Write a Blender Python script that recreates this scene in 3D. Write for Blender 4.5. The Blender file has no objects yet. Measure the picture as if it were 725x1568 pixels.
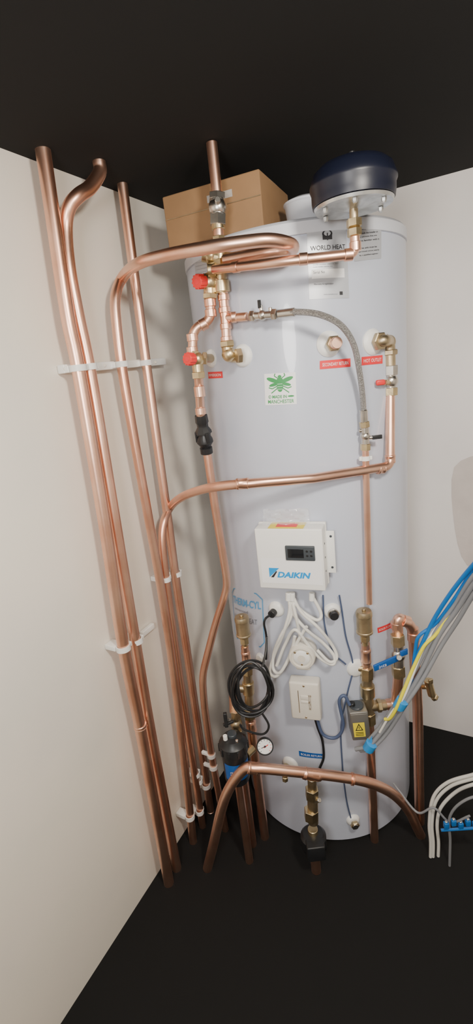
import bpy, bmesh, math, random
from mathutils import Vector, Matrix
random.seed(3)
V=Vector
# ------------------------------------------------------------------ camera
F=726.0
down=V((278,-2386,-F)).normalized()
Zc=-down
fw=V((0,0,-1))
Yc=(fw-fw.dot(Zc)*Zc).normalized()
Xc=Yc.cross(Zc)
RW=Matrix((Xc,Yc,Zc))
CAM=V((0,0,1.40))
cd=bpy.data.cameras.new("camera"); cam=bpy.data.objects.new("camera",cd)
bpy.context.scene.collection.objects.link(cam)
cam.matrix_world=Matrix.Translation(CAM)@RW.to_4x4()
cd.sensor_fit='HORIZONTAL'; cd.sensor_width=36; cd.lens=36*F/725; cd.clip_start=0.01
bpy.context.scene.camera=cam
# measuring helpers : sight line -> real surface (left wall, back wall, cylinder, depth plane)
def ray(px,py): return RW@V((px-362.5,784.5-py,-F))
c30,s30=math.cos(math.radians(30)),math.sin(math.radians(30))
AX=V((s30,c30,0)); BX=V((c30,-s30,0))   # room depth axis, room width axis
BL=-0.8316; AB=1.612; CEIL=1.835
TC=V((0.2186,1.349,0)); R=0.275
def hit(px,py,n,d):
    r=ray(px,py); t=(d-n.dot(CAM))/n.dot(r); return CAM+r*t
def L(px,py,off=0.045): return hit(px,py,BX,BL+off)
def B(px,py,off=0.0): return hit(px,py,AX,AB-off)
def P(px,py,Y): return hit(px,py,V((0,1,0)),Y)
def S(px,py,off=0.0):
    r=ray(px,py); rr=R+off
    ox,oy=-TC.x,-TC.y
    a=r.x**2+r.y**2; b=2*(ox*r.x+oy*r.y); c=ox*ox+oy*oy-rr*rr
    D=b*b-4*a*c
    t=(-b-math.sqrt(D))/(2*a) if D>0 else -b/(2*a)
    return CAM+r*t
def radial(p):
    n=V((p.x-TC.x,p.y-TC.y,0)); return n.normalized()
# ------------------------------------------------------------------ materials
MATS={}
def mat(name,col,rough=0.5,metal=0.0,var=0.0,vscale=8,bump=0.0,bscale=60,col2=None,coat=0,trans=0,alpha=1):
    m=bpy.data.materials.new(name); m.use_nodes=True
    nt=m.node_tree; b=nt.nodes["Principled BSDF"]
    b.inputs["Base Color"].default_value=(*col,1); b.inputs["Roughness"].default_value=rough
    b.inputs["Metallic"].default_value=metal
    b.inputs["Coat Weight"].default_value=coat
    b.inputs["Transmission Weight"].default_value=trans
    b.inputs["Alpha"].default_value=alpha
    tc=nt.nodes.new("ShaderNodeTexCoord")
    if var>0 or col2:
        n=nt.nodes.new("ShaderNodeTexNoise"); n.inputs["Scale"].default_value=vscale; n.inputs["Detail"].default_value=5
        nt.links.new(tc.outputs["Object"],n.inputs["Vector"])
        cr=nt.nodes.new("ShaderNodeValToRGB")
        c2=col2 if col2 else tuple(max(0,x*(1-var)) for x in col)
        cr.color_ramp.elements[0].position=0.35; cr.color_ramp.elements[0].color=(*c2,1)
        cr.color_ramp.elements[1].position=0.62; cr.color_ramp.elements[1].color=(*col,1)
        nt.links.new(n.outputs["Fac"],cr.inputs["Fac"]); nt.links.new(cr.outputs["Color"],b.inputs["Base Color"])
    if bump>0:
        n2=nt.nodes.new("ShaderNodeTexNoise"); n2.inputs["Scale"].default_value=bscale; n2.inputs["Detail"].default_value=4
        nt.links.new(tc.outputs["Object"],n2.inputs["Vector"])
        bp=nt.nodes.new("ShaderNodeBump"); bp.inputs["Strength"].default_value=bump; bp.inputs["Distance"].default_value=0.004
        nt.links.new(n2.outputs["Fac"],bp.inputs["Height"]); nt.links.new(bp.outputs["Normal"],b.inputs["Normal"])
    MATS[name]=m; return m
copper=mat("copper",(0.93,0.60,0.455),0.36,1,col2=(0.80,0.445,0.315),vscale=9,bump=0.05,bscale=25)
brass=mat("brass",(0.74,0.60,0.36),0.36,1,var=0.3,vscale=30,bump=0.1)
dbrass=mat("aged_brass",(0.60,0.49,0.32),0.44,1,var=0.3,vscale=25,bump=0.1)
steel=mat("nickel",(0.66,0.63,0.58),0.30,1,var=0.2,vscale=40)
galv=mat("zinc_plate",(0.70,0.72,0.72),0.35,1,var=0.25,vscale=50)
braid=mat("steel_braid",(0.52,0.51,0.49),0.38,1,var=0.6,vscale=600,bump=0.8,bscale=700)
wallL=mat("plaster_left",(0.88,0.82,0.72),0.38,0,col2=(0.79,0.75,0.68),vscale=2.2,bump=0.25,bscale=6)
wallB=mat("plaster_back",(0.94,0.90,0.87),0.5,0,col2=(0.86,0.82,0.80),vscale=2.5,bump=0.15,bscale=9)
hall=mat("plaster_hall",(0.84,0.80,0.74),0.6)
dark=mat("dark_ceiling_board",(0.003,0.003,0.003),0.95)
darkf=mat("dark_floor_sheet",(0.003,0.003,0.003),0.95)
hallf=mat("hall_floor_wood",(0.45,0.36,0.28),0.5,var=0.3,vscale=5)
enam=mat("tank_enamel",(0.56,0.60,0.705),0.30,0,var=0.05,vscale=2,coat=0.3)
enamtop=mat("tank_lid_plastic",(0.66,0.68,0.74),0.4)
wplas=mat("white_plastic",(0.86,0.86,0.83),0.4)
cplas=mat("cream_plastic",(0.74,0.70,0.62),0.45)
bplas=mat("black_plastic",(0.015,0.016,0.018),0.4)
dgrey=mat("dark_grey_plastic",(0.05,0.06,0.07),0.35)
red=mat("red_plastic",(0.75,0.03,0.03),0.35)
redl=mat("red_label_vinyl",(0.78,0.03,0.04),0.4)
blue=mat("blue_vinyl",(0.01,0.10,0.38),0.4)
navy=mat("navy_paint",(0.006,0.008,0.02),0.4)
cyan=mat("light_blue_ink",(0.0,0.30,0.72),0.4)
faded=mat("faded_blue_ink",(0.10,0.36,0.66),0.4)
white=mat("label_white",(0.88,0.88,0.88),0.4)
silverl=mat("silver_label",(0.50,0.52,0.56),0.35,0.2,var=0.05,vscale=6)
ink=mat("black_ink",(0.02,0.02,0.025),0.5)
greyink=mat("grey_ink",(0.22,0.24,0.28),0.5)
green=mat("green_ink",(0.03,0.28,0.07),0.5)
yellow=mat("yellow_vinyl",(0.85,0.68,0.03),0.4)
card=mat("cardboard",(0.33,0.19,0.09),0.8,var=0.15,vscale=10,bump=0.1)
tape=mat("clear_tape",(0.8,0.8,0.78),0.15,alpha=0.35)
bag=mat("clear_bag",(0.85,0.87,0.9),0.12,alpha=0.3)
cgrey=mat("grey_cable",(0.24,0.25,0.27),0.45)
cblue=mat("blue_cable",(0.01,0.15,0.48),0.4)
cyel=mat("yellow_cable",(0.80,0.72,0.03),0.4)
cwhite=mat("white_cable",(0.78,0.77,0.72),0.4)
cdblue=mat("slate_cable",(0.07,0.10,0.19),0.45)
btape=mat("blue_tape",(0.03,0.28,0.66),0.4)
ptch=mat("bare_plaster",(0.70,0.63,0.59),0.9,var=0.08,vscale=12,bump=0.2)
lcd=mat("lcd_glass",(0.01,0.012,0.015),0.08)
pipecov=mat("grey_metal_paint",(0.25,0.24,0.22),0.4,0.6)
# ------------------------------------------------------------------ mesh builder
def frame(d):
    d=d.normalized(); a=V((0,0,1)) if abs(d.z)<0.9 else V((1,0,0))
    x=a.cross(d).normalized(); y=d.cross(x); return x,y,d
class MB:
    def __init__(s): s.v=[];s.f=[];s.m=[];s.mats=[]
    def mi(s,m):
        if m not in s.mats: s.mats.append(m)
        return s.mats.index(m)
    def add(s,vs,fs,m):
        o=len(s.v); i=s.mi(m); s.v+= [V(x) for x in vs]
        for f in fs: s.f.append([o+k for k in f]); s.m.append(i)
    def tube(s,pts,r,m,segs=16,caps=True):
        pts=[V(p) for p in pts]
        q=[pts[0]]
        for p in pts[1:]:
            if (p-q[-1]).length>1e-5: q.append(p)
        pts=q; n=len(pts); vs=[]; fs=[]
        t=(pts[1]-pts[0]).normalized(); x,y,_=frame(t)
        for i in range(n):
            if i==0: tt=(pts[1]-pts[0]).normalized()
            elif i==n-1: tt=(pts[-1]-pts[-2]).normalized()
            else: tt=((pts[i]-pts[i-1]).normalized()+(pts[i+1]-pts[i]).normalized()).normalized()
            x=(x-x.dot(tt)*tt).normalized(); y=tt.cross(x)
            rr=r[i] if isinstance(r,(list,tuple)) else r
            for k in range(segs):
                a=2*math.pi*k/segs; vs.append(pts[i]+x*math.cos(a)*rr+y*math.sin(a)*rr)
        for i in range(n-1):
            for k in range(segs):
                k2=(k+1)%segs; fs.append([i*segs+k,i*segs+k2,(i+1)*segs+k2,(i+1)*segs+k])
        if caps:
            fs.append(list(range(segs))[::-1]); fs.append([(n-1)*segs+k for k in range(segs)])
        s.add(vs,fs,m)
    def lathe(s,o,d,prof,m,segs=24):
        o=V(o);x,y,d=frame(V(d)); vs=[];fs=[]
        for (t,r) in prof:
            r=max(r,1e-5)
            for k in range(segs):
                a=2*math.pi*k/segs; vs.append(o+d*t+x*math.cos(a)*r+y*math.sin(a)*r)
        n=len(prof)
        for i in range(n-1):
            for k in range(segs):
                k2=(k+1)%segs; fs.append([i*segs+k,i*segs+k2,(i+1)*segs+k2,(i+1)*segs+k])
        fs.append(list(range(segs))[::-1]); fs.append([(n-1)*segs+k for k in range(segs)])
        s.add(vs,fs,m)
    def cyl(s,p0,p1,r,m,segs=24,bev=0.001):
        p0=V(p0);p1=V(p1);h=(p1-p0).length; b=min(bev,h*0.3,r*0.3)
        s.lathe(p0,p1-p0,[(0,r-b),(b,r),(h-b,r),(h,r-b)],m,segs)
    def nut(s,p,d,r,h,m): 
        d=V(d).normalized(); s.lathe(V(p)-d*h/2,d,[(0,r*0.88),(h*0.15,r),(h*0.85,r),(h,r*0.88)],m,6)
    def ball(s,c,r,m,segs=16):
        s.lathe(V(c)-V((0,0,r)),V((0,0,1)),[(r-r*math.cos(math.pi*i/10),r*math.sin(math.pi*i/10)) for i in range(11)],m,segs)
    def box(s,c,u,v,n,du,dv,dn,m,bev=0.003):
        bm=bmesh.new(); bmesh.ops.create_cube(bm,size=1)
        for w in bm.verts: w.co=V((w.co.x*du,w.co.y*dv,w.co.z*dn))
        if bev>0: bmesh.ops.bevel(bm,geom=bm.edges[:],offset=bev,segments=3,affect='EDGES',profile=0.5)
        c=V(c);u=V(u).normalized();v=V(v).normalized();n=V(n).normalized()
        bm.verts.index_update()
        s.add([c+u*w.co.x+v*w.co.y+n*w.co.z for w in bm.verts],[[w.index for w in f.verts] for f in bm.faces],m); bm.free()
    def done(s,name,parent=None):
        me=bpy.data.meshes.new(name)
        xs=[v.x for v in s.v];ys=[v.y for v in s.v];zs=[v.z for v in s.v]
        c=V(((min(xs)+max(xs))/2,(min(ys)+max(ys))/2,(min(zs)+max(zs))/2))
        me.from_pydata([v-c for v in s.v],[],s.f)
        for m in s.mats: me.materials.append(m)
        for p,i in zip(me.polygons,s.m): p.material_index=i; p.use_smooth=True
        bm=bmesh.new(); bm.from_mesh(me); bmesh.ops.recalc_face_normals(bm,faces=bm.faces[:]); bm.to_mesh(me); bm.free()
        try: me.set_sharp_from_angle(angle=math.radians(38))
        except Exception: pass
        ob=bpy.data.objects.new(name,me); ob.location=c
        bpy.context.scene.collection.objects.link(ob)
        if parent:
            ob.parent=parent; ob.matrix_parent_inverse=Matrix.Translation(parent.location).inverted()
        return ob
def fillet(pts,rad,n=8):
    pts=[V(p) for p in pts]; out=[pts[0]]
    for i in range(1,len(pts)-1):
        a,p,b=pts[i-1],pts[i],pts[i+1]
        r=rad[i-1] if isinstance(rad,(list,tuple)) else rad
        ta=min(r,(a-p).length*0.48); tb=min(r,(b-p).length*0.48)
        s=p+(a-p).normalized()*ta; e=p+(b-p).normalized()*tb
        for k in range(n+1):
            t=k/n; out.append(s*(1-t)**2+p*2*t*(1-t)+e*t*t)
    out.append(pts[-1]); return out
def cat(pts,n=8):
    pts=[V(p) for p in pts]; q=[pts[0]*2-pts[1]]+pts+[pts[-1]*2-pts[-2]]; out=[]
    for i in range(1,len(q)-2):
        for k in range(n):
            t=k/n; a,b,c,d=q[i-1],q[i],q[i+1],q[i+2]
            out.append(0.5*((2*b)+(c-a)*t+(2*a-5*b+4*c-d)*t*t+(3*b-a-3*c+d)*t**3))
    out.append(pts[-1]); return out
def ext(p,q,z):
    t=(z-p.z)/(q.z-p.z); return p+(q-p)*t
# ------------------------------------------------------------------ room shell
def rm(a,b,z): return AX*a+BX*b+V((0,0,z))
A0,B1=-1.3,0.95
def slab(name,q,th,m):
    mb=MB(); n=(q[1]-q[0]).cross(q[3]-q[0]).normalized()*th
    v=q+[p+n for p in q]
    mb.add(v,[[0,1,2,3],[7,6,5,4],[0,4,5,1],[1,5,6,2],[2,6,7,3],[3,7,4,0]],m); return mb.done(name)
TH=0.06
slab("wall_left",[rm(A0,BL,0),rm(AB,BL,0),rm(AB,BL,CEIL),rm(A0,BL,CEIL)],-TH if (rm(AB,BL,0)-rm(A0,BL,0)).cross(V((0,0,1))).dot(BX)>0 else TH,wallL)
wb=slab("wall_back",[rm(AB,BL,0),rm(AB,B1,0),rm(AB,B1,CEIL),rm(AB,BL,CEIL)],-TH if (BX).cross(V((0,0,1))).dot(AX)<0 else TH,wallB)
slab("wall_right",[rm(A0,B1,0),rm(AB,B1,0),rm(AB,B1,CEIL),rm(A0,B1,CEIL)],TH if (AX).cross(V((0,0,1))).dot(BX)>0 else -TH,hall)
slab("wall_front",[rm(A0,BL,0),rm(A0,B1,0),rm(A0,B1,CEIL),rm(A0,BL,CEIL)],TH if (BX).cross(V((0,0,1))).dot(AX)<0 else -TH,hall)
sc=0.50; sf=0.25
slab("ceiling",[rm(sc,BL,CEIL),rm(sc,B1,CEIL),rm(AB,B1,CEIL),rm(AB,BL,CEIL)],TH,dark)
slab("ceiling",[rm(A0,BL,CEIL),rm(A0,B1,CEIL),rm(sc,B1,CEIL),rm(sc,BL,CEIL)],TH,hall)
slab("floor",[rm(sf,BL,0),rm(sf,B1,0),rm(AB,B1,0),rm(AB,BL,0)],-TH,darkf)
slab("floor",[rm(A0,BL,0),rm(A0,B1,0),rm(sf,B1,0),rm(sf,BL,0)],-TH,hallf)
# bare plaster patch on the back wall
mb=MB(); pp=[(760,690),(720,700),(706,706),(696,716),(692,735),(692,760),(694,785),(697,810),(701,832),(707,852),(716,866),(728,874),(760,880)]
mb.add([B(x,y,0.0012) for x,y in pp],[list(range(len(pp)))],ptch); mb.done("plaster_patch",wb)
# ------------------------------------------------------------------ tank
ZT=S(450,334).z
mb=MB()
mb.lathe(TC,V((0,0,1)),[(0.0,R-0.01),(0.01,R),(ZT-0.034,R),(ZT-0.033,R-0.003),(ZT-0.031,R-0.003),(ZT-0.030,R+0.001)],enam,128)
mb.lathe(TC,V((0,0,1)),[(ZT-0.031,R),(ZT-0.030,R+0.002),(ZT-0.008,R+0.002),(ZT-0.002,R-0.003),(ZT,R-0.012),(ZT+0.004,R-0.1),(ZT+0.006,0.0)],enamtop,128)
tank=mb.done("hot_water_cylinder")
def tmap(c,off=0.0008):
    q=[]
    for (x,y) in c:
        p=S(x,y); q.append((math.atan2(p.y-TC.y,p.x-TC.x)%(2*math.pi),p.z))
    TL,TR,BR_,BL_=q
    def f(u,v,o=0.0):
        a=(TL[0]*(1-u)+TR[0]*u)*v+(BL_[0]*(1-u)+BR_[0]*u)*(1-v)
        z=(TL[1]*(1-u)+TR[1]*u)*v+(BL_[1]*(1-u)+BR_[1]*u)*(1-v)
        rr=R+off+o; return V((TC.x+rr*math.cos(a),TC.y+rr*math.sin(a),z))
    return f
def fmap(c,u_,v_,n_,w,h):
    c=V(c)
    def f(u,v,o=0.0): return c+u_*(u-0.5)*w+v_*(v-0.5)*h+n_*o
    return f
def grid(mb,f,m,o=0,x0=0,y0=0,x1=1,y1=1,N=12):
    vs=[];fs=[]
    for j in range(2):
        for i in range(N+1): vs.append(f(x0+(x1-x0)*i/N,y0+(y1-y0)*j,o))
    for i in range(N): fs.append([i,i+1,N+1+i+1,N+1+i])
    mb.add(vs,fs,m)
def poly(mb,f,pts,m,o=0.0006): mb.add([f(x,y,o) for x,y in pts],[list(range(len(pts)))],m)
def ell(mb,f,cx,cy,rx,ry,rot,m,o=0.0006):
    pts=[]
    for k in range(20):
        a=2*math.pi*k/20; x,y=math.cos(a)*rx,math.sin(a)*ry
        pts.append((cx+x*math.cos(rot)-y*math.sin(rot),cy+x*math.sin(rot)+y*math.cos(rot)))
    poly(mb,f,pts,m,o)
def line(mb,f,p,q,w,m,o=0.0006):
    d=V((q[0]-p[0],q[1]-p[1])); n=V((-d.y,d.x)).normalized()*w/2
    poly(mb,f,[(p[0]+n.x,p[1]+n.y),(q[0]+n.x,q[1]+n.y),(q[0]-n.x,q[1]-n.y),(p[0]-n.x,p[1]-n.y)],m,o)
def text(mb,f,s,x0,y0,x1,y1,m,o=0.0008,shear=0,bold=0):
    cu=bpy.data.curves.new("t",'FONT'); cu.body=s; cu.resolution_u=3; cu.offset=bold; cu.shear=shear
    ob=bpy.data.objects.new("t",cu); bpy.context.scene.collection.objects.link(ob)
    dg=bpy.context.evaluated_depsgraph_get(); me=bpy.data.meshes.new_from_object(ob.evaluated_get(dg))
    vs=[v.co.copy() for v in me.vertices]; fs=[list(p.vertices) for p in me.polygons]
    bpy.data.objects.remove(ob); bpy.data.curves.remove(cu); bpy.data.meshes.remove(me)
    if not vs: return
    ax=min(v.x for v in vs);bx=max(v.x for v in vs);ay=min(v.y for v in vs);by=max(v.y for v in vs)
    mb.add([f(x0+(x1-x0)*(v.x-ax)/(bx-ax),y0+(y1-y0)*(v.y-ay)/(by-ay),o) for v in vs],fs,m)
# labels -------------------------------------------------------------
def redlabel(c,s,name="red_outlet_label",m=redl):
    mb=MB(); f=tmap(c); grid(mb,f,m); text(mb,f,s,0.08,0.3,0.92,0.7,white); return mb.done(name,tank)
redlabel([(490,553),(537,549),(537,562),(490,566)],"SECONDARY RETURN")
redlabel([(554,547),(586,544),(586,557),(554,560)],"HOT OUTLET")
redlabel([(319,570),(341,569),(342,579),(320,580)],"IMMERSION")
redlabel([(578,962),(600,953),(600,961),(579,970)],"BOILER FLOW")
redlabel([(458,1150),(497,1155),(497,1162),(459,1158)],"BOILER RETURN","blue_return_label",blue)
mb=MB(); f=tmap([(470,352),(530,348),(535,457),(474,459)]); grid(mb,f,silverl)
text(mb,f,"WORLD HEAT",0.07,0.70,0.95,0.765,ink,bold=.01); 
ell(mb,f,0.5,0.92,0.13,0.055,0,ink); poly(mb,f,[(0.38,0.84),(0.62,0.84),(0.62,0.93),(0.38,0.93)],ink)
ell(mb,f,0.5,0.925,0.085,0.035,0,silverl,0.0009); line(mb,f,(0.5,0.83),(0.5,0.93),0.03,ink,0.0012)
for k,(a,b) in enumerate([(0.12,0.8),(0.12,0.9),(0.12,0.75),(0.12,0.6)]): text(mb,f,"model number capacity data",a,0.56-k*0.035,b,0.58-k*0.035,greyink)
grid(mb,f,white,0.0004,0.08,0.30,0.9,0.43); text(mb,f,"Serial No",0.12,0.37,0.4,0.41,ink); text(mb,f,"Warranty & registration",0.12,0.20,0.6,0.23,ink)
text(mb,f,"www.example.co.uk",0.35,0.05,0.7,0.075,greyink); grid(mb,f,ink,0.0006,0.75,0.05,0.83,0.1)
mb.done("rating_label",tank)
mb=MB(); f=tmap([(541,350),(584,345),(584,396),(543,401)]); grid(mb,f,silverl)
for k,s in enumerate(["Contents under pressure","consult the installer or","any persons that are","not familiar with it","","This unit must be","serviced once yearly","by a qualified engineer"]):
    if s: text(mb,f,s,0.12+0.05*(k%2),0.90-k*0.11,0.9-0.05*(k%3),0.95-k*0.11,ink,bold=0.01)
mb.done("warning_label",tank)
mb=MB(); f=tmap([(296,377),(318,371),(322,425),(301,430)]); grid(mb,f,silverl)
for k in range(9): text(mb,f,"technical specification",0.1,0.88-k*0.1,0.9,0.91-k*0.1,greyink)
mb.done("data_label",tank)
mb=MB(); f=tmap([(405,573),(453,570),(455,619),(407,621)]); grid(mb,f,white)
# bee
ell(mb,f,0.5,0.58,0.10,0.17,0.0,green); ell(mb,f,0.5,0.78,0.10,0.08,0,green); ell(mb,f,0.5,0.89,0.06,0.05,0,green)
for s in (-1,1):
    ell(mb,f,0.5+s*0.23,0.79,0.2,0.065,s*0.35,green); ell(mb,f,0.5+s*0.19,0.65,0.16,0.05,-s*0.25,green)
    for p,q,r_ in [((0.06,0.84),(0.17,0.92),(0.14,0.99)),((0.08,0.6),(0.25,0.52),(0.36,0.56)),((0.08,0.53),(0.2,0.44),(0.28,0.38))]:
        line(mb,f,(0.5+s*p[0],p[1]),(0.5+s*q[0],q[1]),0.03,green); line(mb,f,(0.5+s*q[0],q[1]),(0.5+s*r_[0],r_[1]),0.03,green)
for y in (0.50,0.58,0.66): line(mb,f,(0.42,y),(0.58,y),0.012,white,0.001)
text(mb,f,"\u00ae MADE IN",0.12,0.21,0.70,0.32,green,bold=0.02); ell(mb,f,0.83,0.265,0.1,0.03,0,green)
text(mb,f,"MANCHESTER",0.10,0.05,0.92,0.17,green,bold=0.01)
mb.done("bee_sticker",tank)
mb=MB(); f=tmap([(356,900),(402,910),(406,992),(361,975)])
bd=[(0.0,0.9),(0.1,1),(0.85,1),(1,0.9),(1,0.1),(0.9,0.0),(0.12,0.0),(0.0,0.1)]
for i in range(8): line(mb,f,bd[i],bd[(i+1)%8],0.02,faded)
text(mb,f,"THERM-CYL",0.04,0.72,0.96,0.86,faded,bold=0.02); text(mb,f,"WORLD HEAT",0.05,0.42,0.85,0.52,greyink)
text(mb,f,"unvented",0.1,0.60,0.6,0.65,greyink)
mb.done("maker_label",tank)
# rosettes ------------------------------------------------------------
def rosette(mb,p,r=0.028,m=wplas):
    n=radial(p); mb.lathe(p-n*0.004,n,[(0,r*1.02),(0.006,r),(0.010,r*0.86),(0.013,r*0.7),(0.014,0.0)],m,32)
mb=MB()
for x,y,r in [(372,545,.025),(324,549,.022),(504,527,.027),(571,524,.028),(546,1023,.026),(509,936,.022),(424,933,.022),(445,1170,.024),(541,1256,.020),(400,1008,.016)]:
    rosette(mb,S(x,y),r)
mb.done("rosettes",tank)
mb=MB(); p=S(507,527); n=radial(p); mb.cyl(p,p+n*0.03,0.011,dbrass); mb.nut(p+n*0.02,n,0.017,0.012,dbrass); mb.cyl(p+n*0.026,p+n*0.042,0.012,copper); mb.done("brass_blanking_plug")
mb=MB(); p=S(509,936); n=radial(p); mb.cyl(p,p+n*0.03,0.011,bplas); mb.cyl(p+n*.012,p+n*.02,0.014,steel); mb.done("sensor_pocket")
mb=MB(); p=S(422,935); n=radial(p); mb.cyl(p,p+n*0.025,0.010,bplas); mb.tube(fillet([p+n*0.02,p+n*.05-V((.01,0,0)),S(409,975,.03),S(408,1010,.02)],.03),0.003,bplas,8); mb.done("sensor_pocket")
mb=MB(); p=S(443,1170); n=radial(p); mb.cyl(p,p+n*0.03,0.010,steel); mb.nut(p+n*.018,n,0.014,.01,brass); mb.done("drain_plug")
mb=MB(); p=S(541,1256); n=radial(p); mb.cyl(p,p+n*0.025,0.009,steel); mb.nut(p+n*.018,n,0.013,.01,brass); mb.done("drain_plug")
# ------------------------------------------------------------------ copper pipes on the left wall
def pipe(pts,r,name="copper_pipe",collars=(),segs=20):
    mb=MB(); mb.tube(pts,r,copper,segs)
    for (p,d,l) in collars:
        d=V(d).normalized(); p=V(p)
        mb.lathe(p-d*l/2,d,[(0,r*1.02),(l*.04,r*1.12),(l*.12,r*1.14),(l*.16,r*1.2),(l*.22,r*1.12),(l*.78,r*1.12),(l*.84,r*1.2),(l*.9,r*1.14),(l*.96,r*1.12),(l,r*1.02)],copper,segs)
    return mb.done(name)
def wallpipe(pts,off,r,collars=()):
    q=[L(x,y,off) for x,y in pts]
    q=[ext(q[1],q[0],CEIL)]+q+[ext(q[-2],q[-1],0.0)]
    pipe(cat(q,6),r,collars=[(L(x,y,off),V((0,0,1)),l) for x,y,l in collars])
wallpipe([(77,305),(103,480),(121,570),(160,800),(188,985),(214,1112),(242,1262)],.048,.0145,[(215,1112,.012)])
# pipe B with swan bend at the top, then up through the ceiling
q=[L(120,300,.075),L(106,318,.06),L(101,350,.046),L(106,410,.045),L(119,480,.045),L(138,570,.045),L(170,760,.045),L(190,880,.045),L(207,980,.045),L(231,1120,.045),L(258,1262,.045)]
e=L(150,282,.085); q=[V((e.x+.008,e.y+.012,CEIL)),V((e.x+.006,e.y+.01,max(e.z+.012,CEIL-.02))) if e.z<CEIL-.035 else V((e.x+.004,e.y+.006,CEIL-.004)),L(138,287,.08)]+q+[ext(q[-2],q[-1],0)]
pipe(cat(q,6),.0135)
# pipe D
wallpipe([(190,301),(207,430),(226,570),(244,700),(258,800),(270,890),(287,1000),(303,1110),(321,1230)],.040,.0120)
# pipe C
q=[P(448,382,1.03),P(445,374,.99),P(415,368,0.97),P(375,371,.97),P(320,379,.99),P(255,391,1.06),P(212,404,1.11)]
q+=[L(188,425,.05),L(177,455,.045),L(179,500,.045),L(188,570,.045),L(207,680,.045),L(227,790,.045),L(245,890,.045),L(262,1000,.045),L(276,1110,.045),L(290,1235,.045)]
q.append(ext(q[-2],q[-1],0)); q=[P(345,398,1.10),P(400,388,1.055),P(430,384,1.045)]+q
pipe(cat(q,7),.0120)
# pipe E (hot outlet run)
q=[P(598,600,1.13),P(598,714,1.09),P(480,733,1.02),P(380,741,1.01),P(318,748,1.07)]
qa=fillet(q[:3],.018,8)+[P(430,737,1.01),P(380,741,1.01),P(345,744,1.035),P(310,750,1.09),P(280,761,1.16)]
ql=[L(262,776,.05),L(251,800,.045),L(249,835,.045),L(256,900,.045),L(270,1000,.045),L(287,1110,.045),L(306,1235,.045)]
ql.append(ext(ql[-2],ql[-1],0)); al=qa[:-6]+cat(qa[-6:]+ql,6)
pipe(al,.0108,collars=[(P(598,703,1.095),V((0,0,1)),.02),(P(583,718,1.082),P(480,733,1.02)-P(598,714,1.09),.02),(P(372,741,1.012),P(372,741,1.01)-P(400,739,1.01),.03)])
# pipe F
YF=1.17
q=[P(317,690,YF),P(330,780,YF),P(348,888,YF),P(347,905,YF),P(329,960,YF),P(310,1035,YF-.01),P(313,1080,YF-.01),P(323,1150,YF-.01),P(338,1230,YF-.01)]
q.append(ext(q[-2],q[-1],0)); pipe(fillet(q,.035),.0105)
# ------------------------------------------------------------------ clips
def clip(px,py,off,r,name="pipe_clip"):
    mb=MB(); c=L(px,py,off); h=.013
    n=24; vs=[];fs=[]
    for k in range(n):
        a=2*math.pi*k/n; d=BX*math.cos(a)+AX*math.sin(a)
        for rr,z in ((r*1.0,-h/2),(r*1.24,-h/2),(r*1.24,h/2),(r*1.0,h/2)): vs.append(c+d*rr+V((0,0,z)))
    for k in range(n):
        k2=(k+1)%n
        for j in range(4):
            j2=(j+1)%4; fs.append([k*4+j,k2*4+j,k2*4+j2,k*4+j2])
    mb.add(vs,fs,wplas)
    g=off-r-.001
    mb.box(c-BX*(r+g/2),AX,V((0,0,1)),BX,r*2.0,h*1.05,max(g,.006),wplas,.0015)
    mb.box(c+AX*r*1.35,AX,V((0,0,1)),BX,r*.35,h*.9,r*1.2,wplas,.001)
    mb.done(name)
mb=MB(); a=L(93,566,.013); b=L(250,554,.013); d=(b-a)
mb.box((a+b)/2,d,V((0,0,1)),BX,d.length,.018,.020,wplas,.002)
for x,y in [(100,565),(160,560),(238,555)]: mb.cyl(L(x,y,.02),L(x,y,.025),.004,cplas)
mb.done("pipe_clip_rail")
for x,y,o,r in [(120,564,.048,.0145),(137,562,.045,.0135),(187,558,.045,.0120),(224,556,.040,.0120),
    (254,887,.045,.0112),(270,879,.040,.0122),(189,992,.048,.0145),(209,981,.045,.0135),
    (291,1251,.045,.0120),(306,1243,.045,.0108),(304,1196,.045,.0112),(316,1203,.040,.012),(300,1186,.045,.0108),]:
    clip(x,y,o,r)
for x,y in [(324,1157),(327,1175)]:
    mb=MB(); c=P(x,y,YF-.012); mb.lathe(c-V((0,0,.005)),V((0,0,1)),[(0,.0105),(0,.0130),(.010,.0130),(.010,.0105)],wplas); mb.box(c-BX*.022,BX,AX,V((0,0,1)),.022,.009,.010,wplas,.001); mb.done("pipe_clip")
mb=MB(); c=L(226,965,.008); mb.box(c,AX,V((0,0,1)),BX,.05,.016,.012,wplas,.002); mb.done("pipe_clip")
# ------------------------------------------------------------------ left valve tower
Y1=1.12
def up(a): return V((0,0,a))
mb=MB()
t=lambda x,y,Y=Y1: P(x,y,Y)
def seg(mb,x0,y0,x1,y1,r,m,Y=Y1,Yb=None,segs=24): mb.cyl(P(x0,y0,Y),P(x1,y1,Y if Yb is None else Yb),r,m,segs)
tt_=t(333,300); mb.cyl(V((tt_.x,tt_.y,CEIL-.001)),tt_,.011,copper)
seg(mb,333,296,333,306,.018,steel,segs=6); seg(mb,333,305,334,330,.0165,steel); mb.ball(t(334,318),.020,steel)
seg(mb,334,328,334,345,.018,steel,segs=6); seg(mb,334,343,335,352,.014,brass)
h=t(334,316); mb.cyl(h,h+V((0.0,-.03,0.004)),.006,steel); mb.done("ball_valve")
mb=MB(); seg(mb,335,350,336,372,.011,copper); mb.done("copper_pipe")
mb=MB()
seg(mb,335,362,336,372,.014,brass,segs=6); seg(mb,336,370,339,450,.0135,brass); seg(mb,336,372,337,385,.018,brass)
mb.ball(t(322,392),.016,brass)
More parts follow.
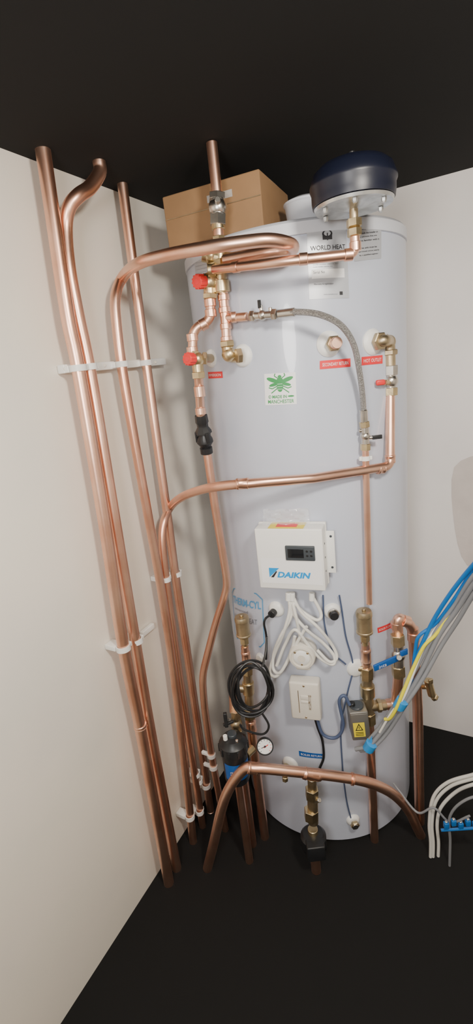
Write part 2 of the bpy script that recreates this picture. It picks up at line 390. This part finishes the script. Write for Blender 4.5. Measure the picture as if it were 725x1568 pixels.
mb.cyl(t(310,391),t(345,398),.013,brass); mb.cyl(t(345,398),t(357,397,1.11),.015,brass,6)
seg(mb,337,398,338,410,.017,brass,segs=6); seg(mb,338,430,340,448,.018,brass)
mb.cyl(t(330,413,1.11),t(318,414,1.11),.014,brass)
mb.done("brass_manifold")
def redknob(mb,p,d,r=.0125,l=.02):
    d=V(d).normalized(); mb.cyl(p,p+d*l,r*.92,red,24); 
    x,y,_=frame(d)
    for k in range(12):
        a=2*math.pi*k/12; c=p+d*l*.55+(x*math.cos(a)+y*math.sin(a))*r*.93
        mb.box(c,x*math.cos(a)+y*math.sin(a),d.cross(x*math.cos(a)+y*math.sin(a)),d,r*.2,r*.22,l*.85,red,.0005)
    mb.cyl(p+d*l,p+d*(l+.0006),r*.4,redl)
mb=MB(); mb.cyl(t(338,432),t(312,431),.013,brass); mb.ball(t(321,432),.019,brass); seg(mb,321,432,322,458,.0135,brass); seg(mb,322,450,322,458,.0165,brass,segs=6)
mb.nut(t(313,431,1.11),t(313,431)-t(321,432),.016,.008,brass)
redknob(mb,t(312,431,1.11),t(300,432,1.09)-t(313,431,1.11),.0145,.022); mb.done("pressure_relief_valve")
mb=MB(); path=fillet([t(322,455),t(323,490),t(296,505),t(295,545)],.018)
mb.tube(path,.0105,copper,20)
for p,d in [((323,480),up(1)),((312,497),t(296,505)-t(323,490)),((295,517),up(1)),((322,464),up(1)),((295,537),up(1))]:
    c=t(*p); d=d.normalized(); mb.cyl(c-d*.008,c+d*.008,.0128,copper,20)
mb.done("copper_pipe")
mb=MB(); mb.cyl(t(296,538),t(298,558),.014,brass,6); mb.ball(t(302,551),.017,brass); mb.cyl(t(300,549),S(326,549,.0),.010,dbrass); mb.nut(t(314,549,1.13),t(314,549)-t(300,549),.015,.01,dbrass)
seg(mb,302,551,305,578,.013,brass); seg(mb,304,570,305,580,.016,brass,segs=6)
redknob(mb,t(296,550,1.10),t(284,550,1.08)-t(296,550,1.10),.0135,.020); mb.done("pressure_relief_valve")
mb=MB(); mb.tube([t(304,572),t(308,642,1.15)],.0105,copper,20); c=t(306,600); mb.cyl(c-up(.012),c+up(.012),.0125,copper); c=t(307.5,630,1.14); mb.cyl(c-up(.008),c+up(.008),.0125,copper); mb.done("copper_pipe")
# tundish
mb=MB(); p0=t(308,636,1.15); p1=P(317,694,YF); d=p1-p0; l=d.length
mb.lathe(p0,d,[(0,.012),(0,.015),(l*.18,.016),(l*.22,.014),(l*.30,.0135),(l*.40,.0195),(l*.46,.0205)],bplas,8)
mb.lathe(p0,d,[(l*.46,.012),(l*.62,.0195),(l*.70,.0205),(l*.80,.014),(l*.84,.012),(l*.85,.0155),(l,.0155)],bplas,24)
x,y,_=frame(d)
for k in range(3):
    a=2.1*k+.6; dd=(x*math.cos(a)+y*math.sin(a)); mb.box(p0+d*.55+dd*.019,dd,d.cross(dd),d,.005,.009,l*.26,bplas,.0005)
mb.done("tundish")
mb=MB(); mb.tube([t(341,440),t(345,487),t(348,530)],.0108,copper,20)
for y,xx in ((456,342.5),(475,344),(500,346),(520,347)):
    c=t(xx,y); mb.cyl(c-up(.006),c+up(.006),.0128,copper,20)
mb.cyl(t(344,487),t(372,486,1.10),.009,copper); c=t(358,486,1.11); mb.cyl(c-V((.006,0,0)),c+V((.006,0,0)),.0115,copper)
mb.done("copper_tee")
mb=MB(); mb.tube(fillet([t(347,522),t(350,548),S(372,545,.0)],.02),.0125,brass,20); mb.nut(t(348,527),up(1),.017,.014,brass); mb.nut(S(366,545,.03),S(372,545)-t(350,548),.017,.012,dbrass); mb.ball(t(351,543),.0165,brass); mb.done("brass_elbow")
mb=MB(); a=t(366,486,1.10); b=P(428,481,1.045); d=b-a
mb.cyl(a,a+d*.22,.009,copper); mb.nut(a+d*.36,d,.0115,.012,steel); mb.cyl(a+d*.3,a+d*.95,.0078,steel); mb.ball(a+d*.6,.0105,steel)
mb.nut(a+d*.9,d,.0115,.012,steel); c=a+d*.58; mb.cyl(c,c+up(.02),.004,steel); mb.box(c+up(.022)+V((-.003,0,0)),d,V((0,1,0)),up(1),.008,.006,.016,bplas,.001); mb.cyl(a+d*.8,a+d*.8+up(.014),.004,steel)
mb.done("isolating_valve")
mb=MB(); q=[b,P(455,478,1.02),P(490,482,1.0),P(522,498,1.0),P(542,528,1.02),P(551,570,1.045),P(556,610,1.06),P(558,645,1.07)]
mb.tube(cat(q,10),.0062,braid,16); mb.cyl(b-d*.02,P(452,478,1.025),.0085,steel); mb.cyl(P(557,628,1.067),P(558,650,1.07),.009,steel); mb.done("braided_flexible_hose")
mb=MB(); Yg=1.07
seg(mb,558,646,559,655,.0115,brass,Yg,segs=6); seg(mb,559,652,560,685,.009,steel,Yg); mb.ball(P(559.5,668,Yg),.0115,steel); seg(mb,560,680,560,690,.0115,brass,Yg,segs=6)
c=P(560,671,Yg); mb.cyl(c,c+V((.022,-.005,0)),.004,steel); mb.box(c+V((.025,-.006,0)),V((1,0,0)),V((0,1,0)),up(1),.022,.006,.009,bplas,.001)
c2=P(550,660,Yg); mb.cyl(c2,P(559,660,Yg),.004,steel); mb.done("isolating_valve")
pipe([P(560,688,Yg),P(562,760,Yg),P(566,925,Yg)],.0078)
mb=MB(); c=P(560,702,Yg); mb.lathe(c-up(.005),up(1),[(0,.0075),(0,.011),(.010,.011),(.010,.0075)],wplas); s_=S(560,702); mb.box((c+s_)/2,c-s_,up(1).cross(c-s_),up(1),(c-s_).length,.012,.01,wplas,.001); mb.box(c,V((1,0,0)),V((0,1,0)),up(1),.03,.008,.009,wplas,.001); mb.done("pipe_clip")
# ------------------------------------------------------------------ front top pipe hung from expansion vessel
YV=.975
mb=MB(); ea=P(543,350,YV); eb=P(545,389,YV); q=fillet([ea,eb,P(500,394,.975),P(440,400,.985),P(390,406,1.02),P(328,413,1.10)],[.016,.06,.08,.08])
mb.tube(q,.0092,copper,20)
for p,dd in [(P(544.5,378,YV),up(1)),(P(534,390.5,YV),P(500,394,.975)-eb),(P(362,409,1.055),P(328,413,1.10)-P(390,406,1.02)),(P(465,397,.981),P(440,400,.985)-P(500,394,.975))]:
    dd=dd.normalized(); mb.cyl(p-dd*.008,p+dd*.008,.0110,copper)
mb.done("copper_pipe")
mb=MB(); o=V((ea.x,ea.y,0)); z0=ea.z-.004
mb.lathe(o+up(z0-.010),up(1),[(0,.010),(.002,.0135),(.013,.0135),(.015,.010)],brass,6)
mb.lathe(o+up(z0+.005),up(1),[(0,.011),(.002,.014),(.014,.014),(.015,.010)],brass,6)
zf=P(543,321,YV).z
mb.cyl(o+up(z0+.018),o+up(zf+.010),.008,dbrass)
mb.lathe(o+up(zf),up(1),[(0,.016),(0.003,.025),(0.006,.040),(.004,.055),(.003,.069),(.008,.071),(.009,.03)],galv,48)
for k in range(6):
    a=k*math.pi/3+.3; p=o+V((math.cos(a),math.sin(a),0))*.058+up(zf-.001); mb.lathe(p-up(.004),up(1),[(0,.003),(.004,.005),(.008,.005)],galv,6)
# low pancake-shaped body
mb.lathe(o+up(zf+.0075),up(1),[(0,.066),(.002,.073),(.012,.0745),(.024,.0745),(.030,.077),(.034,.077),(.040,.0745),(.052,.070),(.062,.058),(.069,.038),(.072,.015),(.0725,0)],navy,48)
mb.cyl(o+up(zf+.078),o+up(zf+.09),.006,bplas)
mb.done("expansion_vessel")
# white tub on top of the tank
c=P(462,312,1.2); mb=MB(); mb.lathe(V((c.x+.01,c.y,ZT+.007)),up(1),[(0,.038),(.004,.042),(.045,.047),(.048,.050),(.052,.050),(.054,.046),(.060,.030),(.061,0)],enamtop,40); mb.done("plastic_tub")
# ------------------------------------------------------------------ cardboard box on tank
mb=MB(); c0=V((-.085,1.235,ZT+.006)); u=V((.905,-.425,0)).normalized(); w_=V((.425,.905,0)).normalized()
bw,bd_,bh=.235,.20,.106
cc=c0+u*bw/2+w_*bd_/2+up(bh/2)
mb.box(cc,u,w_,up(1),bw,bd_,bh,card,.003)
mb.box(c0+u*(bw*.60)-w_*.001+up(bh*.72),u,up(1),w_,.06,.014,.001,tape,.0002)
mb.box(c0+u*bw/2-w_*.001+up(bh*.55),u,w_,up(1),bw*.99,.0015,.0015,dbrass,0)
mb.box(cc+up(bh/2+.0005),u,w_,up(1),bw*.98,.05,.001,tape,0)
mb.done("cardboard_box")
# ------------------------------------------------------------------ hot outlet
mb=MB(); p=S(573,524); n=radial(p); Yh=1.13
el=P(597,522,1.13); mb.tube(fillet([p,p+n*.03,el,P(598,560,Yh)],.018),.0125,dbrass,20)
mb.nut(p+n*.018,n,.020,.012,dbrass); mb.nut(P(587,521,1.14),el-(p+n*.03),.018,.012,dbrass); mb.ball(P(596,524,1.13),.0155,dbrass); mb.nut(P(598,540,Yh),up(1),.0165,.012,dbrass)
mb.done("brass_elbow")
pipe([P(598,540,Yh),P(599,568,Yh)],.0108)
mb=MB(); seg(mb,599,560,599,575,.0155,steel,Yh,segs=6); seg(mb,599,570,599,600,.0125,steel,Yh); mb.ball(P(599,584,Yh),.017,steel); seg(mb,599,594,599,606,.0155,brass,Yh,segs=6)
c=P(599,586,Yh); mb.cyl(c,P(590,586,1.10),.006,brass); mb.box(P(583,586,1.095),V((1,0,0)),V((0,1,0)),up(1),.020,.010,.012,red,.003); mb.done("ball_valve")
# ------------------------------------------------------------------ controller box
p=S(446,860); n=radial(p); u=V((-n.y,n.x,0)); 
if u.x<0: u=-u
cc=P(444,858,S(446,860).y-.050)
mb=MB(); W_,H_,D_=.162,.156,.055
fr=cc; ctr=fr-n*D_/2
mb.box(ctr,u,up(1),n,W_,H_,D_,wplas,.003)
mb.box(fr-n*(D_*.86),u,up(1),n,W_+.004,H_+.004,D_*.22,wplas,.003)
mb.box(ctr+u*(W_/2+.008)-n*.018+up(.004),u,up(1),n,.024,.108,.004,wplas,.001)
for zz in (.045,-.035): mb.cyl(ctr+u*(W_/2+.012)-n*.016+up(zz),ctr+u*(W_/2+.012)-n*.0145+up(zz),.003,dgrey)
for zz in (.035,0,-.035): 
    c=ctr+u*(W_/2)+up(zz)+n*.006; mb.cyl(c,c+u*.001,.0025,dgrey)
f=fmap(fr+n*.0006,u,up(1),n,W_,H_)
grid(mb,f,white,0,.05,.10,.97,.52,1)
cL=f(.665,.62,0); mb.box(cL,u,up(1),n,.070,.037,.008,dgrey,.002); mb.box(cL-u*.010+n*.0040,u,up(1),n,.038,.022,.001,lcd,.0003)
for a_ in (.017,.027):
    for zz in (.006,-.005): mb.cyl(cL+u*a_+up(zz)+n*.003,cL+u*a_+up(zz)+n*.0048,.0030,bplas,12)
text(mb,f,"DAIKIN",.29,.20,.80,.30,cyan,0.0004,shear=.25,bold=.045)
poly(mb,f,[(.17,.20),(.17,.36),(.33,.36)],cyan,.0004); poly(mb,f,[(.19,.20),(.235,.20),(.295,.30),(.28,.31)],ink,.0005)
mb.done("heat_pump_controller")
mb=MB(); pc=[(407,778),(472,776),(476,806),(410,808)]; f=tmap(pc,.012)
N=10; vs=[];fs=[]
for j in range(N+1):
    for i in range(N+1): vs.append(f(i/N,j/N,.006*math.sin(i*1.7+j)*math.cos(j*1.3)+.02*(1-j/N)))
for j in range(N):
    for i in range(N): fs.append([j*(N+1)+i,j*(N+1)+i+1,(j+1)*(N+1)+i+1,(j+1)*(N+1)+i])
mb.add(vs,fs,bag)
ztop=fr.z+H_/2+.0015
tl=ctr+n*.005-u*.005; mb.box(V((tl.x,tl.y,ztop)),u,n,up(1),.085,.04,.001,yellow,0); mb.box(V((tl.x,tl.y,ztop+.001)),u,n,up(1),.05,.025,.0006,redl,0)
mb.done("document_bag")
# white cables under controller
def cable(pts,r,m,name,seg_=10): 
    mb=MB(); mb.tube(cat(pts,10),r,m,seg_); return mb.done(name)
mb=MB()
for pts in [
 [(442,912),(444,935),(436,965),(420,1005),(414,1030),(424,1036),(440,1015),(455,985),(470,960)],
 [(446,912),(450,940),(470,965),(495,985),(512,1005),(510,1018),(490,1008),(470,985),(452,965),(438,985),(424,1020)],
 [(478,912),(492,940),(486,950),(465,938),(450,925),(455,950),(460,975)],
 [(448,912),(462,938),(488,962),(510,990),(516,1008),(505,1014),(486,996)],
 [(450,912),(446,945),(430,975),(420,1000),(419,1025),(430,1030),(446,1000),(452,975)]]:
    mb.tube(cat([S(x,y,.028+.012*((i*7)%3)/2) for i,(x,y) in enumerate(pts)],10),.0042,cwhite,10)
for x in (442,448,478): mb.cyl(S(x,908,.03),S(x,920,.03),.007,wplas)
mb.done("white_power_cable")
cable([S(520,912,.01),S(524,935,.004),S(530,975,.004),S(541,1020,.004),S(533,1060,.006),S(523,1110,.005),S(524,1160,.005),S(530,1220,.005),S(540,1262,.005)],.0020,cdblue,"sensor_cable")
cable([S(495,912,.01),S(498,960,.004),S(512,1000,.004),S(530,1018,.006)],.0020,cdblue,"sensor_cable")
p=S(466,993); n=radial(p); u=V((-n.y,n.x,0)); u=u if u.x>0 else -u
p=p+n*.012
mb=MB(); mb.lathe(p-n*.012,n,[(0,.034),(.042,.034),(.046,.032),(.047,.027),(.043,.026),(.043,.0)],cplas,40)
mb.lathe(p+n*.029,n,[(0,.021),(.004,.021),(.006,.018),(.006,0)],wplas,32)
mb.lathe(p+n*.034,n,[(0,.010),(.002,.010),(.002,0)],cplas,24)
for zz,uu in ((.016,-.016),(.016,.016),(-.018,0)): mb.cyl(p+n*.033+u*uu+up(zz),p+n*.0355+u*uu+up(zz),.003,dbrass,12)
mb.box(p-up(.032)+n*.010,u,up(1),n,.036,.02,.03,cplas,.003)
mb.done("cylinder_thermostat")
p=S(470,1062); mb=MB(); ctr=p+n*.018; mb.box(ctr,u,up(1),n,.080,.118,.036,cplas,.006)
f=fmap(ctr+n*.0185,u,up(1),n,.080,.118); text(mb,f,"HEAT",.62,.3,.72,.7,dbrass,.0003); 
for yy in (.08,.92): mb.cyl(f(.5,yy,-.002),f(.5,yy,.0008),.003,dbrass,12)
line(mb,f,(.3,.2),(.3,.8),.02,dbrass); mb.box(f(.5,.62,0),u,up(1),n,.02,.012,.003,cplas,.001); mb.box(f(.5,.5,0),u,up(1),n,.02,.006,.003,cplas,.001)
mb.done("immersion_thermostat_box")
cable([S(482,1098,.02),S(487,1115,.012),S(494,1135,.008),S(496,1160,.008),S(490,1178,.01),S(488,1195,.01)],.0035,bplas,"black_cable")
cable([S(485,1098,.02),S(495,1125,.02),S(515,1130,.025),S(526,1112,.03),S(520,1075,.03),S(528,1066,.03),S(536,1080,.035)],.0045,cdblue,"slate_cable")
p=S(549,1103); n2=radial(p); n3=(n2*.55+V((-.25,-.8,0))*.6).normalized(); u3=V((-n3.y,n3.x,0)); u3=u3 if u3.x>0 else -u3
mb=MB(); ctr=P(549,1103,1.05); tiltz=(up(1)+u3*(-.06)).normalized()
mb.box(ctr,u3,tiltz,n3,.048,.090,.05,pipecov,.003); mb.box(ctr+n3*.026,u3,tiltz,n3,.044,.082,.002,pipecov,.001)
f=fmap(ctr+n3*.0275-u3*.004-tiltz*.008,u3,tiltz,n3,.030,.046); grid(mb,f,yellow,0,0,0,1,1,1); poly(mb,f,[(.15,.45),(.85,.45),(.5,.95)],ink,.0004); poly(mb,f,[(.27,.51),(.73,.51),(.5,.84)],yellow,.0006); line(mb,f,(.5,.57),(.5,.74),.06,ink,.0008)
for k in range(3): line(mb,f,(.15,.32-.1*k),(.85,.32-.1*k),.04,ink,.0004)
mb.cyl(ctr+tiltz*.042,ctr+tiltz*.05,.018,dgrey); mb.cyl(ctr-u3*.01+tiltz*.04,ctr-u3*.012+tiltz*.058,.008,bplas)
mb.done("zone_valve_actuator")
# ------------------------------------------------------------------ air vents
def aav(c,r=.017,h=.05):
    mb=MB(); c=V(c)
    mb.lathe(c,up(1),[(0,r*.55),(h*.08,r*.9),(h*.12,r*1.08),(h*.18,r*1.08),(h*.2,r),(h*.78,r),(h*.8,r*1.06),(h*.92,r*1.06),(h,r*.95),(h,0)],dbrass,36)
    mb.cyl(c+up(h),c+up(h+.006),.005,dbrass,12)
    mb.lathe(c-up(.018),up(1),[(0,.010),(.002,.0125),(.018,.0125)],brass,6); mb.cyl(c-up(.03),c,.008,brass)
    mb.done("automatic_air_vent")
Ya=1.12
aav(P(374,977,Ya),.0185,.064); aav(P(559,973,1.06),.0195,.070)
pipe([P(375,990,Ya),P(379,1030,Ya)],.0108,collars=[(P(377,1005,Ya),up(1),.03)])
mb=MB(); seg(mb,379,1018,379,1032,.016,brass,Ya,segs=6); seg(mb,379,1025,383,1095,.0125,dbrass,Ya); seg(mb,380,1045,381,1062,.0165,brass,Ya); mb.cyl(P(380,1055,Ya),P(362,1055,Ya),.011,dbrass); seg(mb,382,1085,383,1100,.016,brass,Ya,segs=6); mb.done("brass_tee")
q=[P(383,1095,Ya),P(388,1140,Ya),P(402,1250,Ya)]; q.append(ext(q[-2],q[-1],0)); pipe(q,.0130,collars=[(P(385,1112,Ya),up(1),.04)])
q=[P(366,1052,Ya),P(357,1056,Ya),P(358,1090,Ya)]; pipe(fillet(q,.014),.0115)
mb=MB(); seg(mb,361,1088,362,1098,.015,dbrass,Ya-.02,segs=6); seg(mb,361,1095,363,1128,.012,dbrass,Ya-.02); mb.ball(P(362,1108,Ya-.02),.017,dbrass); seg(mb,363,1118,364,1128,.016,dbrass,Ya-.02,segs=6)
mb.cyl(P(360,1104,Ya-.02),P(350,1103,Ya-.05),.005,steel); mb.box(P(346,1103,Ya-.055),V((1,0,0)),V((0,1,0)),up(1),.010,.010,.045,bplas,.002); mb.box(P(350,1108,Ya-.055),V((1,0,.3)),V((0,1,0)),V((-.3,0,1)),.03,.008,.008,bplas,.002); mb.done("ball_valve")
# magnetic filter
Yf=1.05; ctop=P(353,1124,Yf); ax=up(1)
base=V((ctop.x+.004,ctop.y,ctop.z-.155))
mb=MB(); mb.lathe(base,ax,[(0,.02),(.004,.032),(.012,.035),(.100,.035),(.103,.039),(.128,.039),(.132,.034),(.144,.027),(.149,.012),(.155,.010),(.155,0)],bplas,36)
for k in range(10):
    a=2*math.pi*k/10; dd=V((math.cos(a),math.sin(a),0)); mb.box(base+ax*.115+dd*.039,dd,ax.cross(dd),ax,.005,.007,.022,bplas,.001)
lab=[];fs=[]
for k in range(13):
    a=math.radians(215+k*11); dd=V((math.cos(a),math.sin(a),0)); lab+= [base+dd*.0356+up(.028),base+dd*.0356+up(.080)]
for k in range(12): fs.append([2*k,2*k+2,2*k+3,2*k+1])
mb.add(lab,fs,blue)
fl=fmap(base+V((0,-.0362,.056)),V((1,0,0)),up(1),V((0,-1,0)),.034,.03); text(mb,fl,"MAGNETIC\nFILTER",.05,.3,.9,.7,white,.0005)
mb.cyl(base+up(.126)+V((.012,-.02,0)),base+up(.15)+V((.012,-.02,0)),.004,steel); mb.cyl(base+up(.146)+V((-.018,-.01,0)),base+up(.16)+V((-.018,-.01,0)),.006,wplas)
mb.cyl(base+up(.134),base+up(.156),.013,dgrey)
mb.cyl(base+up(.06)+V((.03,.02,0)),base+up(.06)+V((.05,.04,0)),.012,brass)
mb.cyl(base-up(base.z-.0),base+up(.002),.0115,copper)
mb.done("magnetic_filter")
q=[P(370,1165,1.10),P(378,1225,1.10)]; q.append(ext(q[0],q[1],0)); pipe(q,.0125)
# pressure gauge
c=P(406,1143,1.02); n=(CAM-c); n.z*=.4; n.normalize(); u=V((-n.y,n.x,0)).normalized(); u=u if u.x>0 else -u; vv=n.cross(u); vv=vv if vv.z>0 else -vv
mb=MB(); mb.lathe(c-n*.012,n,[(0,.012),(.004,.021),(.014,.0225),(.018,.0225),(.018,.020),(.015,.0198),(.015,0)],bplas,36)
mb.lathe(c+n*.001,n,[(0,.0195),(.0025,.0195),(.0025,0)],white,36); f=fmap(c+n*.0038,u,vv,n,.040,.040)
for k in range(11):
    a=math.radians(225-27*k); line(mb,f,(.5+.36*math.cos(a),.5+.36*math.sin(a)),(.5+.46*math.cos(a),.5+.46*math.sin(a)),.03,ink if k<8 else red,0)
line(mb,f,(.5,.5),(.25,.42),.04,ink,.0004); line(mb,f,(.42,.42),(.72,.6),.06,red,.0003); ell(mb,f,.5,.5,.07,.07,0,ink,.0006)
mb.cyl(c-n*.03,c-n*.01,.007,brass); mb.done("pressure_gauge")
# black cable coil
mb=MB(); cx,cy=386,1056
for k in range(7):
    pts=[]; ra=28+4*math.sin(k*2.1); rb=37+5*math.cos(k*1.7); ox=random.uniform(-4,4); oy=random.uniform(-5,5); Yd=1.042+k*.004
    for j in range(25):
        a=2*math.pi*j/24; pts.append(P(cx+ox+ra*math.cos(a)+3*math.sin(2*a+k),cy+oy+rb*math.sin(a),Yd+.006*math.sin(a*3+k)))
    mb.tube(cat(pts,3),.0034,bplas,8,caps=False)
mb.tube(cat([P(400,1090,1.045),P(412,1112,1.04),P(402,1125,1.04),P(375,1118,1.04),P(368,1110,1.04)],8),.003,bplas,8)
mb.tube(cat([P(409,975,1.10),P(407,1000,1.07),P(402,1022,1.05)],8),.003,bplas,8)
mb.done("black_cable_coil")
# ------------------------------------------------------------------ bottom front run
Yb=.99
q=[P(328,1290,Yb+.04),P(345,1222,Yb+.02),P(372,1180,Yb+.01),P(395,1177,Yb),P(450,1182,Yb),P(520,1190,Yb),P(565,1199,Yb+.01),P(600,1215,Yb+.03),P(625,1240,Yb+.05),P(640,1270,Yb+.07)]
q=[ext(q[1],q[0],0)]+q+[ext(q[-2],q[-1],0)]
dh=(P(500,1188,Yb)-P(460,1183,Yb))
pipe(cat(q,6),.0138,collars=[(P(478,1186,Yb),dh,.05),(P(388,1177,Yb+.003),dh,.03),(P(540,1193.5,Yb),dh,.006)])
mb=MB(); seg(mb,437,1183,437,1194,.006,brass,Yb-.005); seg(mb,437,1190,437,1196,.008,brass,Yb-.005,segs=6); mb.done("drain_cock")
mb=MB(); seg(mb,478,1192,479,1215,.012,dbrass,Yb+.005); seg(mb,478,1208,478,1222,.018,brass,Yb+.005,segs=6); seg(mb,479,1218,480,1260,.0145,dbrass,Yb+.01); seg(mb,477,1240,477,1254,.020,brass,Yb+.01,segs=6)
mb.cyl(P(478,1228,Yb+.01),P(490,1226,Yb-.01),.006,steel); mb.done("brass_valve")
mb=MB(); c=P(480,1278,Yb+.01); mb.lathe(c-up(.05),up(1),[(0,.03),(.01,.036),(.045,.036),(.055,.028),(.057,.0)],bplas,24); mb.box(c+V((0,-.03,-.02)),V((1,0,0)),V((0,1,0)),up(1),.05,.03,.05,bplas,.004); mb.cyl(c+up(.0),c+up(.02),.014,brass); mb.cyl(c-up(c.z),c-up(.045),.0138,copper); mb.done("circulation_pump")
# ------------------------------------------------------------------ right columns
Yr=1.07
pipe([P(560,985,Yr),P(562,1030,Yr)],.0115,collars=[(P(561,1005,Yr),up(1),.045)])
mb=MB(); seg(mb,562,1022,562,1040,.017,brass,Yr,segs=6); seg(mb,562,1035,566,1105,.0145,dbrass,Yr); seg(mb,563,1050,564,1066,.019,brass,Yr); mb.cyl(P(564,1082,Yr),P(590,1080,Yr+.01),.0145,dbrass); mb.nut(P(581,1081,Yr),V((1,0,0)),.018,.012,brass); seg(mb,565,1092,566,1108,.018,brass,Yr,segs=6); mb.cyl(P(562,1024,Yr),S(548,1023),.010,brass); mb.done("brass_tee")
q=[P(566,1100,Yr),P(572,1240,Yr)]; q.append(ext(q[0],q[1],0)); pipe(q,.0120)
mb=MB(); path=fillet([P(588,1080,Yr+.01),P(607,1078,Yr+.01),P(611,1030,Yr+.01),P(609,945,Yr+.01),P(632,958,Yr+.03),P(642,1100,Yr+.05)],[.025,.01,.02,.03])
mb.tube(path[:-1],.0135,copper,20)
for p,dd in [((608,958),up(1)),((622,952),V((1,0,-.5))),((609,1062),up(1)),((598,1079),V((1,0,0)))]:
    c=P(p[0],p[1],Yr+.012); dd=dd.normalized(); mb.cyl(c-dd*.009,c+dd*.009,.0155,copper)
q=[P(633,962,Yr+.03),P(640,1080,Yr+.04),P(643,1240,Yr+.04)]; q.append(ext(q[1],q[2],0)); mb.tube(q,.0142,copper,20)
c=P(634,975,Yr+.03); mb.cyl(c-up(.012),c+up(.012),.0165,copper); mb.done("copper_pipe")
mb=MB(); seg(mb,609,972,610,988,.0175,brass,Yr,segs=6); seg(mb,610,985,611,1030,.0145,steel,Yr); mb.ball(P(610,1002,Yr),.020,steel); seg(mb,610,1020,611,1036,.0175,brass,Yr,segs=6)
c=P(610,1008,Yr-.02); e=P(573,1024,Yr-.04); mb.cyl(P(610,1004,Yr),P(612,1008,Yr-.035),.007,steel)
d=(e-c); mb.box((c+e)/2,d,up(1).cross(d),d.cross(up(1).cross(d)),d.length,.006,.018,blue,.002)
uu=d.normalized()*-1; fm=fmap((c+e)/2+V((0,-.0045,0)),uu,up(1),V((0,-1,0)),.05,.012); text(mb,fm,"inta",.05,.1,.5,.9,white,.0006)
mb.box(P(619,1000,Yr-.03),V((1,0,.3)),V((0,1,0)),up(1),.02,.005,.016,blue,.001)
mb.done("lever_ball_valve")
mb=MB(); c=P(655,1052,1.10); mb.cyl(P(642,1052,1.12),c,.007,brass); mb.cyl(P(656,1042,1.10),P(662,1065,1.10),.011,brass); mb.nut(P(666,1068,1.10),V((1,0,-1)),.011,.01,brass); mb.box(P(660,1044,1.09),V((1,0,.2)),V((0,1,0)),up(1),.012,.006,.014,brass,.001); mb.done("drain_cock")
# ------------------------------------------------------------------ cable bundle on the right
bund=MB()
for pts,r,m in [
 ([(770,820,.78),(725,866,.86),(690,910,.91),(662,955,.94),(640,1005,.95),(628,1045,.95),(612,1080,.955)],.0048,cblue),
 ([(770,838,.78),(727,872,.87),(696,918,.91),(668,955,.94),(642,975,.95),(636,1000,.955),(630,1045,.955),(614,1080,.955)],.0040,cblue),
 ([(770,850,.77),(728,893,.85),(700,935,.90),(672,975,.93),(645,1030,.945),(616,1078,.95),(590,1115,.97),(566,1142,.98),(545,1148,1.0)],.0056,cgrey),
 ([(770,865,.77),(730,905,.85),(702,950,.90),(676,990,.93),(648,1040,.94),(620,1082,.945),(594,1122,.97),(570,1146,.98),(552,1150,1.0)],.0052,cgrey),
 ([(770,840,.79),(726,882,.86),(698,925,.91),(668,968,.935),(640,1020,.95),(610,1072,.96),(584,1112,.98),(562,1138,.99)],.0050,cgrey),
 ([(690,940,.92),(668,972,.93),(650,990,.935),(634,1022,.94),(620,1055,.94),(608,1084,.94),(598,1100,.95),(590,1102,.96)],.0040,cyel),
 ([(730,885,.88),(690,935,.93),(664,968,.94),(646,1000,.94),(620,1066,.94),(600,1092,.95),(582,1122,.97)],.0030,cwhite)]:
    bund.tube(cat([P(*p) for p in pts],10),r,m,10)
for x,y,Y in [(614,1078,.948),(567,1143,.98)]:
    c=P(x,y,Y); d=P(x+12,y-20,Y-.01)-P(x-12,y+18,Y+.01); d.normalize(); bund.lathe(c-d*.014,d,[(0,.010),(.002,.0145),(.026,.015),(.028,.010)],btape,10)
    bund.box(c+V((.0,-.004,.016)),d,V((0,1,0)),up(1),.024,.002,.02,btape,.0005)
bund.done("cable_bundle")
mb=MB()
for k,(dx,dy) in enumerate([(0,0),(8,9),(-4,-6)]):
    g_=P(664+dx,1290,1.0)
    mb.tube(cat([P(760+dx,1185+dy,.9),P(725,1193+dy,.94),P(690+dx,1205+dy,.98),P(668+dx,1228+dy,1.0),P(662+dx,1262,1.0),g_,V((g_.x,g_.y,.002))],8),.0045,cwhite,10)
mb.done("white_power_cable")
mb=MB(); mb.tube(cat([P(603,1200,1.06),P(612,1212,1.04),P(640,1245,1.0),P(665,1238,.98),P(690,1260,.97),P(720,1250,.95)],8),.003,cgrey,8)
g_=P(690,1290,.97); mb.tube(cat([P(760,1215,.92),P(715,1225,.94),P(690,1250,.96),g_,V((g_.x,g_.y,.002))],8),.0035,cgrey,8); mb.done("grey_cable")
mb=MB()
for i in range(5):
    c=P(684+i*11,1264-(i%2)*4,.96); mb.box(c,V((1,0,0)),V((0,1,0)),up(1),.013,.012,.018,cblue,.002); mb.cyl(c+up(.009),c+up(.013),.004,steel,10)
mb.tube([P(676,1272,.965),P(740,1268,.95)],.004,cblue,8)
mb.done("wiring_terminal_block")
# ------------------------------------------------------------------ lights
def area(name,loc,target,size,power,col):
    ld=bpy.data.lights.new(name,'AREA'); ld.shape='DISK'; ld.size=size; ld.energy=power; ld.color=col
    o=bpy.data.objects.new(name,ld); bpy.context.scene.collection.objects.link(o); o.location=loc
    o.rotation_euler=(V(target)-V(loc)).to_track_quat('-Z','Y').to_euler()
area("ceiling_lamp",(0.38,0.10,1.79),(0.20,1.1,.85),0.16,14,(1,.93,.82))
area("hall_lamp",(-0.28,-0.25,1.50),(0.15,1.2,.85),0.35,12,(1,.97,.93))
w=bpy.data.worlds.new("world"); bpy.context.scene.world=w; w.use_nodes=True
w.node_tree.nodes["Background"].inputs[0].default_value=(0.004,0.004,0.004,1)
